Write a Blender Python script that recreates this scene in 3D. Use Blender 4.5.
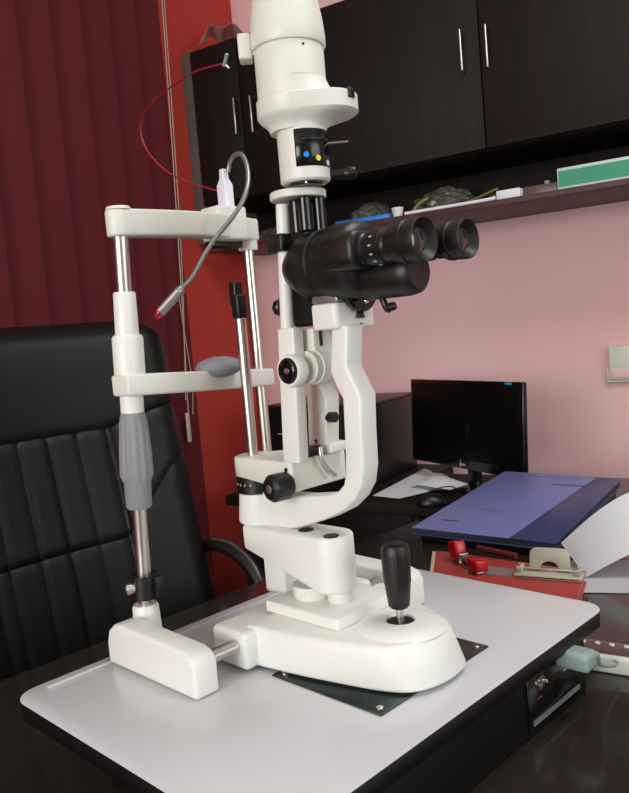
import bpy, bmesh, math, random
from mathutils import Vector, Matrix
random.seed(7)
C = bpy.context.scene.collection
S = bpy.context.scene
for o in list(bpy.data.objects): bpy.data.objects.remove(o)
PI = math.pi
# ------------------------------------------------------------------ camera
FPX, CX, CY = 773.53, 314.5, 396.5
RC = Matrix(((0.71251262, 0.00136062, 0.70165798),
             (0.69652632, 0.11936531, -0.70753304),
             (-0.08471631, 0.99284947, 0.08410158)))      # columns = camera axes in the world
CP = Vector((0.7610, -0.3046, 1.2))
cam = bpy.data.cameras.new('camera'); co = bpy.data.objects.new('camera', cam); C.objects.link(co)
cam.sensor_fit = 'VERTICAL'; cam.sensor_height = 24; cam.lens = 24 * FPX / 793; cam.clip_start = 0.02
co.matrix_world = Matrix.Translation(CP) @ RC.to_4x4()
S.camera = co
# ------------------------------------------------------------------ world, lights, exposure
w = bpy.data.worlds.new('world'); S.world = w; w.use_nodes = True
w.node_tree.nodes['Background'].inputs[0].default_value = (0.75, 0.85, 1, 1)
w.node_tree.nodes['Background'].inputs[1].default_value = 0.6
ROOM = math.radians(13)                                   # the room is turned a little against the table
RR = Matrix.Rotation(ROOM, 4, 'Z')
def area(name, room_loc, direction, sx, sy, power, col):
    l = bpy.data.lights.new(name, 'AREA'); l.shape = 'RECTANGLE'; l.size = sx; l.size_y = sy
    l.energy = power; l.color = col
    o = bpy.data.objects.new(name, l); C.objects.link(o)
    o.location = RR @ Vector(room_loc)
    o.rotation_euler = (RR.to_3x3() @ Vector(direction)).to_track_quat('-Z', 'Y').to_euler()
    return o
area('window_daylight', (0.1, -3.08, 1.55), (0.0, 1, -0.03), 1.9, 1.3, 58, (0.93, 1.0, 0.97))
area('side_fill_light', (2.52, 0.0, 1.6), (-1, 0, -0.05), 1.5, 1.2, 12, (0.95, 1.0, 0.98))  # added side light, lifts the red wall and the +X faces
area('ceiling_fill_light', (0.9, 0.45, 2.70), (0, 0, -1), 1.2, .6, 15, (0.95, 1.0, 0.98))  # added fill from above, brightens the pink wall
S.view_settings.view_transform = 'Standard'; S.view_settings.look = 'None'
S.view_settings.exposure = 0.38; S.view_settings.gamma = 1; S.view_settings.use_curve_mapping = False

# ------------------------------------------------------------------ measuring helpers (a sight line cut with a real plane)
def ray(p): return RC @ Vector((p[0]-CX, -(p[1]-CY), -FPX))
def at(p, x=None, y=None, z=None):
    d = ray(p)
    t = (x-CP.x)/d.x if x is not None else (y-CP.y)/d.y if y is not None else (z-CP.z)/d.z
    return CP + t*d
RI = RR.to_3x3().inverted()
def rat(p, x=None, y=None, z=None):                        # the same in room coordinates
    d = RI @ ray(p); c = RI @ CP
    t = (x-c.x)/d.x if x is not None else (y-c.y)/d.y if y is not None else (z-c.z)/d.z
    return c + t*d

# ------------------------------------------------------------------ materials
def srgb(c): return tuple(((v/255)/12.92 if v/255 <= .04045 else ((v/255+.055)/1.055)**2.4) for v in c)
MATS = {}
def mat(name, col, rough=.5, metal=0, noise=0, nscale=20, bump=0, bscale=60, spec=.5, trans=0, alpha=1, coat=0, emit=None):
    if name in MATS: return MATS[name]
    m = bpy.data.materials.new(name); m.use_nodes = True; nt = m.node_tree; b = nt.nodes['Principled BSDF']
    c = srgb(col) + (1,)
    b.inputs['Base Color'].default_value = c
    b.inputs['Roughness'].default_value = rough; b.inputs['Metallic'].default_value = metal
    b.inputs['Specular IOR Level'].default_value = spec
    b.inputs['Transmission Weight'].default_value = trans; b.inputs['Alpha'].default_value = alpha
    b.inputs['Coat Weight'].default_value = coat; b.inputs['Coat Roughness'].default_value = .08
    if emit: b.inputs['Emission Color'].default_value = c; b.inputs['Emission Strength'].default_value = emit
    if noise or bump:
        tc = nt.nodes.new('ShaderNodeTexCoord'); n = nt.nodes.new('ShaderNodeTexNoise')
        n.inputs['Scale'].default_value = nscale; n.inputs['Detail'].default_value = 5
        nt.links.new(tc.outputs['Object'], n.inputs['Vector'])
        if noise:
            r = nt.nodes.new('ShaderNodeValToRGB')
            r.color_ramp.elements[0].position = .3; r.color_ramp.elements[1].position = .7
            r.color_ramp.elements[0].color = tuple(v*(1-noise) for v in c[:3]) + (1,)
            r.color_ramp.elements[1].color = tuple(min(1, v*(1+noise)) for v in c[:3]) + (1,)
            nt.links.new(n.outputs['Fac'], r.inputs['Fac']); nt.links.new(r.outputs['Color'], b.inputs['Base Color'])
        if bump:
            n2 = nt.nodes.new('ShaderNodeTexNoise'); n2.inputs['Scale'].default_value = bscale; n2.inputs['Detail'].default_value = 4
            nt.links.new(tc.outputs['Object'], n2.inputs['Vector'])
            bp = nt.nodes.new('ShaderNodeBump'); bp.inputs['Strength'].default_value = bump; bp.inputs['Distance'].default_value = .002
            nt.links.new(n2.outputs['Fac'], bp.inputs['Height']); nt.links.new(bp.outputs['Normal'], b.inputs['Normal'])
    MATS[name] = m; return m
def wood(name, c1, c2, rough=.35, scale=(1, 1, 14), spec=.5):
    m = bpy.data.materials.new(name); m.use_nodes = True; nt = m.node_tree; b = nt.nodes['Principled BSDF']
    tc = nt.nodes.new('ShaderNodeTexCoord'); mp = nt.nodes.new('ShaderNodeMapping'); n = nt.nodes.new('ShaderNodeTexNoise')
    mp.inputs['Scale'].default_value = scale; n.inputs['Scale'].default_value = 3.5; n.inputs['Detail'].default_value = 8
    n.inputs['Distortion'].default_value = .6
    r = nt.nodes.new('ShaderNodeValToRGB')
    r.color_ramp.elements[0].position = .35; r.color_ramp.elements[1].position = .7
    r.color_ramp.elements[0].color = srgb(c1)+(1,); r.color_ramp.elements[1].color = srgb(c2)+(1,)
    nt.links.new(tc.outputs['Object'], mp.inputs['Vector']); nt.links.new(mp.outputs['Vector'], n.inputs['Vector'])
    nt.links.new(n.outputs['Fac'], r.inputs['Fac']); nt.links.new(r.outputs['Color'], b.inputs['Base Color'])
    b.inputs['Roughness'].default_value = rough; b.inputs['Specular IOR Level'].default_value = spec
    MATS[name] = m; return m
white = mat('white_enamel', (232, 232, 226), .38, noise=.012, nscale=9)
white2 = mat('cream_enamel', (222, 222, 212), .42, noise=.015, nscale=9)
chrome = mat('brushed_steel', (205, 200, 195), .3, 1)
dkmetal = mat('dark_steel', (52, 60, 58), .35, .7, noise=.1)
blackp = mat('black_plastic', (18, 18, 19), .38)
blacks = mat('black_satin', (19, 17, 17), .42, bump=.15, bscale=400)
blackg = mat('black_gloss', (12, 12, 13), .18)
rubber = mat('grey_rubber', (138, 138, 144), .6, bump=.1)
lam = mat('white_laminate', (205, 204, 208), .22, noise=.012, nscale=5)
tblack = mat('table_edge_black', (12, 11, 11), .45, spec=.3)
deskm = mat('dark_polished_stone', (46, 38, 35), .13, noise=.15, nscale=160, spec=.6)
leather = mat('black_leather', (11, 12, 11), .45, bump=.2, bscale=260, spec=.28)
redwall = mat('red_wall_paint', (192, 58, 48), .75, noise=.03, nscale=3, bump=.1)
pink = mat('pink_wall_paint', (242, 194, 194), .75, noise=.02, nscale=2, bump=.1)
blindm = mat('dark_red_blind_fabric', (92, 8, 20), .85, noise=.06, nscale=6, bump=.3, bscale=500)
cord_m = mat('beige_cord', (176, 160, 140), .7)
cabm = wood('dark_walnut_laminate', (22, 13, 11), (33, 20, 17), .6, (9, 9, .8), .22)
shelfm = wood('shelf_walnut', (64, 38, 37), (84, 52, 50), .5, (1, 9, 9), .4)
ceilm = mat('ceiling_white', (225, 222, 215), .9)
floorm = mat('grey_floor', (95, 85, 80), .4, noise=.1)
offw = mat('off_white_wall', (205, 196, 188), .85)
greyp = mat('grey_filler_paint', (112, 104, 98), .7, noise=.1, nscale=8)
bluef = mat('blue_folder_card', (116, 120, 176), .42, noise=.03, nscale=14)
bluesp = mat('navy_folder_spine', (62, 66, 108), .35)
paper = mat('white_paper', (222, 222, 226), .8)
paper2 = mat('greyish_paper', (190, 188, 196), .8)
redb = mat('red_book_cover', (168, 62, 58), .4, noise=.06, nscale=14)
redp = mat('red_gloss_plastic', (190, 22, 34), .2)
beige = mat('beige_metal', (186, 178, 160), .35, noise=.04)
clear = mat('clear_plastic', (205, 205, 205), .15, trans=.6, alpha=.55)
bluep = mat('blue_plastic', (20, 120, 200), .4)
green = mat('green_card', (44, 140, 104), .5, noise=.04)
bag = mat('clear_polythene', (128, 124, 110), .25, trans=.35, alpha=.85, bump=.4, bscale=60)
olive = mat('olive_plastic', (120, 116, 60), .4)
brown = mat('brown_plastic', (92, 68, 62), .35)
plugm = mat('grey_green_plastic', (140, 156, 152), .4)
silverw = mat('white_usb_plastic', (226, 224, 238), .35)
blue_dot = mat('blue_dot', (30, 140, 225), .4); yel_dot = mat('yellow_dot', (240, 215, 30), .4)
screenm = mat('screen_off', (7, 8, 9), .5, spec=.15)
glassred = mat('red_lens', (190, 20, 40), .1, coat=.6)
stickb = mat('blue_sticker', (60, 170, 215), .5)
lightgr = mat('light_grey_mark', (170, 172, 170), .5)
redwire = mat('red_wire', (150, 32, 52), .4)
switchw = mat('switch_plate_cream', (214, 214, 200), .4)
wallbrown = mat('box_top_brown', (66, 50, 46), .45)
lens_m = mat('eyepiece_glass', (20, 22, 28), .03, coat=1)

# ------------------------------------------------------------------ mesh helpers (all in world metres)
def BM(): return bmesh.new()
def finish(bm, bevel=0, seg=3, ang=35, smooth=50):
    bmesh.ops.remove_doubles(bm, verts=bm.verts, dist=1e-6)
    bmesh.ops.recalc_face_normals(bm, faces=bm.faces)
    if bevel:
        es = [e for e in bm.edges if len(e.link_faces) == 2 and e.calc_face_angle(0) > math.radians(ang)]
        if es: bmesh.ops.bevel(bm, geom=es, offset=bevel, segments=seg, profile=.5, affect='EDGES', clamp_overlap=True)
        bmesh.ops.recalc_face_normals(bm, faces=bm.faces)
    for f in bm.faces: f.smooth = True
    for e in bm.edges:
        if len(e.link_faces) == 2 and e.calc_face_angle(0) > math.radians(smooth): e.smooth = False
    return bm
def join(bm, other):
    me = bpy.data.meshes.new('t'); other.to_mesh(me); bm.from_mesh(me); bpy.data.meshes.remove(me); other.free(); return bm
def obj(name, bm, m, parent=None, room=False, kind=None):
    me = bpy.data.meshes.new(name)
    if room: bm.transform(RR)
    if parent is not None:
        r = parent
        while r.parent: r = r.parent
        bm.transform(Matrix.Translation(-r.location))
    bm.to_mesh(me); bm.free(); me.materials.append(m)
    o = bpy.data.objects.new(name, me); C.objects.link(o)
    if parent is not None: o.parent = parent
    if kind: o['kind'] = kind
    return o
def thing(name, label, cat, loc, group=None, room=False):
    o = bpy.data.objects.new(name, None); C.objects.link(o)
    o.empty_display_size = .05
    o.location = (RR @ Vector(loc)) if room else Vector(loc)
    o['label'] = label; o['category'] = cat
    if group: o['group'] = group
    return o
def tag(o, label, cat, group=None):
    o['label'] = label; o['category'] = cat
    if group: o['group'] = group
    return o
def box(x0, x1, y0, y1, z0, z1, bevel=0, seg=3, rot=None):
    bm = BM(); bmesh.ops.create_cube(bm, size=1)
    bm.transform(Matrix.Translation(((x0+x1)/2, (y0+y1)/2, (z0+z1)/2)) @ Matrix.Diagonal((x1-x0, y1-y0, z1-z0, 1)))
    finish(bm, bevel, seg)
    if rot is not None: bm.transform(rot)
    return bm
def prism(pts, axis, a0, a1, bevel=0, seg=3, a1pts=None):
    """outline pts (2D) pushed along an axis: 'y' -> pts are (x,z); 'x' -> (y,z); 'z' -> (x,y)"""
    def mk(p, a): return {'y': (p[0], a, p[1]), 'x': (a, p[0], p[1]), 'z': (p[0], p[1], a)}[axis]
    bm = BM()
    v0 = [bm.verts.new(mk(p, a0)) for p in pts]; v1 = [bm.verts.new(mk(p, a1)) for p in (a1pts or pts)]
    n = len(pts)
    bm.faces.new(v0[::-1]); bm.faces.new(v1)
    for i in range(n): bm.faces.new((v0[i], v0[(i+1) % n], v1[(i+1) % n], v1[i]))
    return finish(bm, bevel, seg)
def frame(d):
    d = Vector(d).normalized(); u = Vector((0, 0, 1)) if abs(d.z) < .9 else Vector((1, 0, 0))
    a = d.cross(u).normalized(); return a, d.cross(a).normalized(), d
def lathe(prof, origin, d=(0, 0, 1), n=40, smooth=40, ribs=0, ribamp=0, ribrange=None):
    """prof = [(distance along d, radius), ...]"""
    bm = BM(); a, b, d = frame(d); o = Vector(origin); rings = []
    for t, r in prof:
        if r < 1e-6: rings.append([bm.verts.new(o + d*t)])
        else:
            ring = []
            for k in range(n):
                an = 2*PI*k/n; rr = r
                if ribs and (ribrange is None or ribrange[0] <= t <= ribrange[1]):
                    rr = r*(1 + ribamp*math.cos(ribs*an))
                ring.append(bm.verts.new(o + d*t + (a*math.cos(an) + b*math.sin(an))*rr))
            rings.append(ring)
    for i in range(len(rings)-1):
        p, q = rings[i], rings[i+1]
        for k in range(n):
            k2 = (k+1) % n
            if len(p) == 1 and len(q) > 1: bm.faces.new((p[0], q[k], q[k2]))
            elif len(q) == 1 and len(p) > 1: bm.faces.new((p[k], q[0], p[k2]))
            elif len(p) > 1: bm.faces.new((p[k], p[k2], q[k2], q[k]))
    for r, rev in ((rings[0], 1), (rings[-1], 0)):
        if len(r) > 2: bm.faces.new(r)
    return finish(bm, smooth=smooth)
def cyl(p0, p1, r, bev=None, n=32, r2=None):
    p0, p1 = Vector(p0), Vector(p1); L = (p1-p0).length; r2 = r if r2 is None else r2
    b = min(r*.15, .002) if bev is None else bev
    return lathe([(0, 0), (0, r-b), (b, r), (L-b, r2), (L, r2-b), (L, 0)], p0, p1-p0, n)
def catmull(pts, k=8):
    P = [Vector(p) for p in pts]; P = [P[0]*2-P[1]] + P + [P[-1]*2-P[-2]]; out = []
    for i in range(1, len(P)-2):
        for j in range(k):
            t = j/k; a, b, c, d = P[i-1:i+3]
            out.append(.5*((2*b) + (c-a)*t + (2*a-5*b+4*c-d)*t*t + (3*b-a-3*c+d)*t**3))
    out.append(P[-2]); return out
def tube(pts, r, n=12, k=8, sm=True):
    P = catmull(pts, k) if sm else [Vector(p) for p in pts]
    bm = BM(); rings = []; T = (P[1]-P[0]).normalized(); a, b, _ = frame(T)
    for i, p in enumerate(P):
        t = (P[min(i+1, len(P)-1)] - P[max(i-1, 0)]).normalized()
        q = T.rotation_difference(t); a = q @ a; b = q @ b; T = t
        rr = r(i/(len(P)-1)) if callable(r) else r
        rings.append([bm.verts.new(p + (a*math.cos(2*PI*j/n)+b*math.sin(2*PI*j/n))*rr) for j in range(n)])
    for i in range(len(rings)-1):
        for j in range(n): bm.faces.new((rings[i][j], rings[i][(j+1) % n], rings[i+1][(j+1) % n], rings[i+1][j]))
    bm.faces.new(rings[0][::-1]); bm.faces.new(rings[-1])
    return finish(bm)
def arc(cx, cy, r, a0, a1, n=10):
    return [(cx+r*math.cos(math.radians(a0+(a1-a0)*i/n)), cy+r*math.sin(math.radians(a0+(a1-a0)*i/n))) for i in range(n+1)]
def rrect(x0, x1, y0, y1, r, n=6):
    return arc(x1-r, y1-r, r, 0, 90, n)+arc(x0+r, y1-r, r, 90, 180, n)+arc(x0+r, y0+r, r, 180, 270, n)+arc(x1-r, y0+r, r, 270, 360, n)
def sheet(fn, nu, nv, th):
    """a thin solid surface fn(u,v)->point with thickness th"""
    bm = BM(); g = [[Vector(fn(i/nu, j/nv)) for j in range(nv+1)] for i in range(nu+1)]
    def nrm(i, j):
        a = g[min(i+1, nu)][j]-g[max(i-1, 0)][j]; b = g[i][min(j+1, nv)]-g[i][max(j-1, 0)]
        return a.cross(b).normalized()
    A = [[bm.verts.new(g[i][j]) for j in range(nv+1)] for i in range(nu+1)]
    B = [[bm.verts.new(g[i][j]+nrm(i, j)*th) for j in range(nv+1)] for i in range(nu+1)]
    for i in range(nu):
        for j in range(nv):
            bm.faces.new((A[i][j], A[i][j+1], A[i+1][j+1], A[i+1][j])); bm.faces.new((B[i][j], B[i+1][j], B[i+1][j+1], B[i][j+1]))
    for i in range(nu):
        bm.faces.new((A[i][0], A[i+1][0], B[i+1][0], B[i][0])); bm.faces.new((A[i][nv], B[i][nv], B[i+1][nv], A[i+1][nv]))
    for j in range(nv):
        bm.faces.new((A[0][j], B[0][j], B[0][j+1], A[0][j+1])); bm.faces.new((A[nu][j], A[nu][j+1], B[nu][j+1], B[nu][j]))
    return finish(bm, smooth=60)

# ================================================================== THE ROOM
XL, XR_, YF, YB, ZC = -.9, 2.6, -3.15, 1.75, 2.75           # red wall, right wall, window wall, pink wall
obj('floor', box(XL, XR_, YF, YB, -.05, 0), floorm, room=True, kind='structure')
obj('ceiling', box(XL, XR_, YF, YB, ZC, ZC+.05), ceilm, room=True, kind='structure')
obj('added_light_panel', box(.27, 1.53, .12, .78, 2.712, 2.75, .004), ceilm, room=True, kind='structure')  # made-up ceiling panel, unseen housing for the overhead fill
obj('wall_left', box(XL-.1, XL, YF-.1, YB+.1, 0, ZC+.05), redwall, room=True, kind='structure')
obj('wall_back', box(XL, XR_, YB, YB+.1, 0, ZC+.05), pink, room=True, kind='structure')
wr = BM()
for b in ((YF-.1, -.78, 0, ZC+.05), (.78, YB+.1, 0, ZC+.05), (-.78, .78, 0, .97), (-.78, .78, 2.23, ZC+.05)):
    join(wr, box(XR_, XR_+.1, b[0], b[1], b[2], b[3]))
obj('wall_right', wr, offw, room=True, kind='structure')
wn = BM()
for b in ((-.78, -.74, .97, 2.23), (.74, .78, .97, 2.23), (-.78, .78, .97, 1.01), (-.78, .78, 2.19, 2.23)):
    join(wn, box(XR_+.02, XR_+.07, b[0], b[1], b[2], b[3]))
obj('added_window', wn, white2, room=True, kind='structure')  # unseen window frame, added to go with the side light
wf = BM()
for b in ((XL, -.95+.1, 0, ZC), (1.1, XR_, 0, ZC), (-.85, 1.1, 0, .88), (-.85, 1.1, 2.22, ZC)):
    join(wf, box(b[0], b[1], YF-.1, YF, b[2], b[3]))
obj('wall_front', wf, offw, room=True, kind='structure')
wn = BM()
for b in ((-.85, -.80, .88, 2.22), (1.05, 1.1, .88, 2.22), (-.85, 1.1, .88, .93), (-.85, 1.1, 2.17, 2.22), (.1, .14, .88, 2.22)):
    join(wn, box(b[0], b[1], YF-.07, YF-.02, b[2], b[3]))
obj('window_1', wn, white2, room=True, kind='structure')
# filler panel between the red wall and the cupboards
obj('trim_1', box(XL, -.862, 1.46, 1.745, 1.5, 2.08), greyp, room=True, kind='structure')

# ================================================================== THE DESK
DZ = .765
dk = thing('desk', 'dark polished desk with glossy top under the slit lamp table', 'desk', (.3, .6, 0))
def backy(x): return (1.57 + x*math.sin(ROOM))/math.cos(ROOM)
pts = [(-.28, -.45), (1.05, -.45), (1.05, backy(1.05)), (-.28, backy(-.28))]
obj('desktop', prism(pts, 'z', DZ-.03, DZ, .003), deskm, dk)
obj('side_panel', box(-.24, -.215, -.4, 1.5, 0, DZ-.03, .002), cabm, dk)
obj('side_panel', box(.98, 1.005, -.4, 1.75, 0, DZ-.03, .002), cabm, dk)
obj('modesty_panel', box(-.215, .98, 1.42, 1.44, .3, DZ-.03, .002), cabm, dk)

# return desk along the pink wall, on the left of the main desk
sc = thing('side_desk', 'dark wood side desk along the pink wall under the black case', 'desk', (-.35, 1.45, 0), room=True)
xe = lambda y, g=0: (-.2825-g+y*math.sin(ROOM))/math.cos(ROOM)
obj('desktop', prism([(-.68, 1.20), (xe(1.20), 1.20), (xe(1.57), 1.57), (-.2, 1.57), (-.2, 1.70), (-.68, 1.70)], 'z', DZ-.028, DZ, .002), cabm, sc, room=True)
obj('end_panel', box(-.655, -.635, 1.23, 1.69, 0, DZ-.0282, .002), cabm, sc, room=True)
obj('front_panel', box(-.634, -.13, 1.235, 1.255, .02, DZ-.0282, .002), cabm, sc, room=True)
obj('end_panel', box(-.129, -.109, 1.235, 1.55, 0, DZ-.0282, .002), cabm, sc, room=True)

# ================================================================== INSTRUMENT TABLE
H = .86
tb = thing('instrument_table', 'white topped slit lamp table with rounded corners and black underbody', 'table', (.195, .26, DZ))
obj('tabletop', prism(rrect(-.005, .379, -.002, .526, .026), 'z', H-.0012, H, .0005, 2), lam, tb)
obj('edge_band', prism(rrect(-.0048, .3788, -.0018, .5258, .026), 'z', H-.019, H-.0013, .001, 1), tblack, tb)
obj('rim_strip', box(.006, .012, .03, .50, H, H+.0008, .0003, 1), lam, tb)
ub = obj('underbody', box(.06, .362, .06, .50, DZ, H-.0192, .004), tblack, tb)
pn = obj('switch_panel', box(.3622, .3645, .366, .478, DZ+.008, H-.024, .001, 1), blackg, tb)
obj('metal_strip', box(.3647, .3662, .372, .474, DZ+.014, DZ+.019), mat('dull_grey_strip', (110, 112, 110), .5), pn)
c = at((541, 682), x=.367)
obj('switch_ring', lathe([(0, .0075), (.003, .0075), (.003, .0045), (.001, .0045), (.001, 0)], (.3645, c.y, c.z), (1, 0, 0)), chrome, pn)
obj('toggle', cyl((.365, c.y, c.z), (.374, c.y, c.z+.003), .0022), chrome, pn)
for k, (yy, zz, ww) in enumerate(((c.y, c.z-.017, .004), (.452, .812, .012), (.44, .83, .008))):
    obj('printed_mark', box(.3646, .3650, yy-ww, yy+ww, zz-.0012, zz+.0012), lightgr if k else mat('dull_red_print', (110, 40, 40), .5), pn)
pl = obj('wear_plate', box(.186, .328, .181, .356, H+.0003, H+.0018, .0005, 1), dkmetal, tb)
for (sx, sy) in ((.196, .190), (.319, .190), (.319, .347)):
    obj('screw', lathe([(0, .0035), (.001, .0034), (.0018, .002), (.0018, 0)], (sx, sy, H+.0018)), chrome, pl)

# ================================================================== CHIN REST FRAME
cr = thing('chin_rest', 'white chin rest frame with two steel posts and grey grip', 'chin rest', (.09, .26, H))
def foot(y0, y1, x0, x1, xs, ys):
    o = [(x0, H+.0005), (x1, H+.0005), (x1, H+.032), (x1-.004, H+.041), (x1-.016, H+.045), (x0+.03, H+.0475), (x0+.016, H+.046), (x0+.005, H+.038), (x0, H+.024)]
    f = obj('foot', prism(o, 'y', y0, y1, .0045), white, cr)
    obj('post_socket', lathe([(0, 0), (0, .017), (.05, .0145), (.053, .013), (.053, 0)], (xs, ys, H+.0005), n=32), white, f)
    return f
NP = (.030, .148); FP = (-.006, .37)
foot(.101, .130, .010, .168, NP[0]-.011, NP[1])
foot(.392, .424, .03, .199, FP[0], FP[1])
obj('rail_cover', box(.02, .2, .375, .392, H+.0005, H+.03, .004), white, cr)
N3 = lambda z: Vector((NP[0]-.013+(z-H)*.064, NP[1], z))
def npz(py): return at((np_x(py), py), y=NP[1]).z
def np_x(py): return 118+.072*(py-235)
def post(x, y, z0, z1, r): return cyl((x, y, z0), (x, y, z1), r)
LEAN = .064
ND = Vector((LEAN, 0, 1)).normalized()
obj('post', cyl(N3(H+.05), N3(npz(215)), .0080), chrome, cr)
obj('post', post(*FP, H+.05, 1.33, .0072), chrome, cr)
a, b, c_, d_ = npz(400), npz(374), npz(335), npz(292)
e_ = npz(412)
sl = obj('height_sleeve', lathe([(0, 0), (0, .0125), (a-e_, .0125), (b-e_, .0125), (b-e_, .0165), (c_-e_-.003, .0165), (c_-e_, .0145), (c_-e_, .0125), (d_-e_-.002, .0118), (d_-e_, .0105), (d_-e_, 0)], N3(e_), ND), white, cr)
g1, g2, g3 = npz(507), npz(480), npz(412)
obj('height_grip', lathe([(0, 0), (0, .0130), (.002, .0142), (g2-g1-.002, .0146), (g2-g1, .0155), (g2-g1+.006, .0174), (g2-g1+.03, .0168), (g3-g1-.012, .0146), (g3-g1-.003, .0135), (g3-g1, .012), (g3-g1, 0)], N3(g1), ND, n=96, ribs=12, ribamp=.045, ribrange=(g2-g1+.004, g3-g1-.004)), rubber, cr)
k1, k2 = npz(596), npz(573)
cl = obj('clamp', lathe([(0, .008), (0, .0145), (k2-k1, .0145), (k2-k1, .008)], N3(k1), ND), blackp, cr)
KC = N3((k1+k2)/2)
join_b = box(KC.x+.004, KC.x+.022, KC.y+.002, KC.y+.012, k1+.002, k2-.002, .001)
obj('clamp_lug', join_b, blackp, cl)
obj('clamp_screw', cyl(KC+Vector((-.002, -.010, 0)), KC+Vector((-.006, -.021, 0)), .0062), chrome, cl)
# forehead band: arched bar over the posts
zb0, zb1 = 1.315, 1.343
NT = N3(1.335)
def bandpts(off):
    out = []
    for i in range(25):
        t = i/24; y = NT.y-.002+(FP[1]+.004-NT.y+.002)*t; x = NT.x+(FP[0]-NT.x)*t + .016*math.sin(PI*t)
        out.append((x+off, y))
    return out
op = bandpts(.0125); ip = bandpts(-.0125)
pl_ = op + arc(FP[0], FP[1]+.004, .0125, 10, 170, 8) + ip[::-1] + arc(NT.x, NT.y-.002, .0125, 190, 350, 8)
fbm = prism(pl_, 'z', zb0, zb1, .003)
def tilt(bm):
    for v in bm.verts: v.co.z += max(0, v.co.y-NT.y)*.035
    return bm
fb = obj('forehead_bar', tilt(fbm), white2, cr)
obj('post_cap', lathe([(0, 0), (0, .0135), (.003, .012), (.004, 0)], (NT.x, NT.y, zb1)), white2, fb)
obj('post_cap', lathe([(0, 0), (0, .0120), (.004, .0125), (.014, .0125), (.014, 0)], (FP[0], FP[1], zb0-.004)), white2, fb)
bc = at((227, 220), y=.325)
obj('lamp_bracket', box(.000, .034, .292, .338, zb0+.004, zb1+.016, .003), white2, fb)
obj('under_strip', box(-.006, .014, .300, .345, zb0-.003, zb0+.006, .002), blackp, fb)
# chin bar + cup
zc0, zc1 = at((125, 395), y=NP[1]).z, at((125, 374), y=NP[1]).z
NC = N3(1.16)
q = [(NC.x+.018, NC.y-.014), (NC.x+.026, NC.y+.03), (NC.x+.026, NC.y+.075), (FP[0]+.016, FP[1]+.012), (FP[0]-.010, FP[1]+.014), (FP[0]-.014, FP[1]-.01), (NC.x-.012, NC.y+.05), (NC.x-.018, NC.y-.008), (NC.x-.008, NC.y-.018)]
cbm = prism(q, 'z', zc0, zc1, .003)
for v in cbm.verts: v.co.z -= max(0, v.co.y-NC.y)*.065
cb = obj('chin_bar', cbm, white2, cr)
cup = BM(); bmesh.ops.create_uvsphere(cup, u_segments=40, v_segments=20, radius=1)
cc = at((219, 367), x=.046)
cup.transform(Matrix.Translation(cc) @ Matrix.Diagonal((.024, .030, .0125, 1)))
obj('chin_cup', finish(cup, smooth=80), rubber, cr)

# ================================================================== SLIT LAMP
sl = thing('slit_lamp', 'white slit lamp with black binocular microscope on its sliding base', 'slit lamp', (.24, .265, H))
YC = .265
# --- base
bz0, bz1 = H+.0045, H+.046
side = [(.150, .180), (.206, .187), (.253, .196), (.304, .209), (.330, .223), (.342, .246), (.344, .275), (.335, .303), (.30, .325), (.24, .340), (.150, .350)]
topo = [(.150, .181), (.206, .188), (.253, .197), (.299, .209), (.320, .222), (.330, .246), (.333, .275), (.324, .298), (.295, .317), (.24, .335), (.150, .348)]
def smoothloop(p, k=5):
    n = len(p); out = [p[0]]
    for i in range(n-1):
        a_, b_, c_, d_ = Vector(p[max(i-1, 0)]), Vector(p[i]), Vector(p[i+1]), Vector(p[min(i+2, n-1)])
        for j in range(1, k+1):
            t = j/k; v = .5*((2*b_)+(c_-a_)*t+(2*a_-5*b_+4*c_-d_)*t*t+(3*b_-a_-3*c_+d_)*t**3); out.append((v.x, v.y))
    return out
side = smoothloop(side); topo = smoothloop(topo)
def lerp2(a_, b_, t): return [(p[0]*(1-t)+q[0]*t, p[1]*(1-t)+q[1]*t) for p, q in zip(a_, b_)]
cen = Vector((.235, .265))
def shrink(P_, d): return [tuple(Vector(p)+(cen-Vector(p)).normalized()*d) for p in P_]
def loft0(levels):
    bm = BM(); rings = [[bm.verts.new((x, y, z)) for x, y in pts] for z, pts in levels]
    for i in range(len(rings)-1):
        n = len(rings[i])
        for j in range(n): bm.faces.new((rings[i][j], rings[i][(j+1) % n], rings[i+1][(j+1) % n], rings[i+1][j]))
    bm.faces.new(rings[0][::-1]); bm.faces.new(rings[-1])
    return finish(bm, smooth=42)
lv_ = [(bz0, shrink(side, .003)), (bz0+.0015, shrink(side, .0008)), (bz0+.004, side)]
lv_ += [(bz1-.007, lerp2(side, topo, .9)), (bz1-.0035, shrink(topo, .001)), (bz1-.001, shrink(topo, .0035)), (bz1, shrink(topo, .007))]
bs = obj('base', loft0(lv_), white, sl)
obj('axle_housing', box(.112, .166, .166, .366, H+.004, H+.043, .006, 4), white, bs)
obj('base_underside', prism([tuple(Vector(p)+(cen-Vector(p)).normalized()*.009) for p in side], 'z', H+.0022, bz0, 0), blackp, bs)
obj('axle', cyl((.152, .129, H+.029), (.152, .395, H+.029), .0068), chrome, sl)
J = Vector((.2865, .267))
obj('joystick_mound', lathe([(0, 0), (0, .046), (.002, .043), (.005, .034), (.0062, .026), (.0062, .0150), (.003, .014), (.003, 0)], (J.x, J.y, bz1-.001), n=64), white, bs)
obj('joystick_well', lathe([(0, 0), (0, .0138), (.0012, .0130), (.0012, 0)], (J.x, J.y, bz1+.0025)), blackp, bs)
j0 = Vector((J.x, J.y, bz1+.003))
js = obj('joystick', lathe([(0, 0), (0, .0085), (.002, .0105), (.024, .0130), (.026, .0136), (.052, .0140), (.060, .0137), (.063, .0120), (.064, 0)], j0+Vector((0, 0, .0145)), n=64, ribs=16, ribamp=.02, ribrange=(.027, .052)), blacks, sl)
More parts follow.
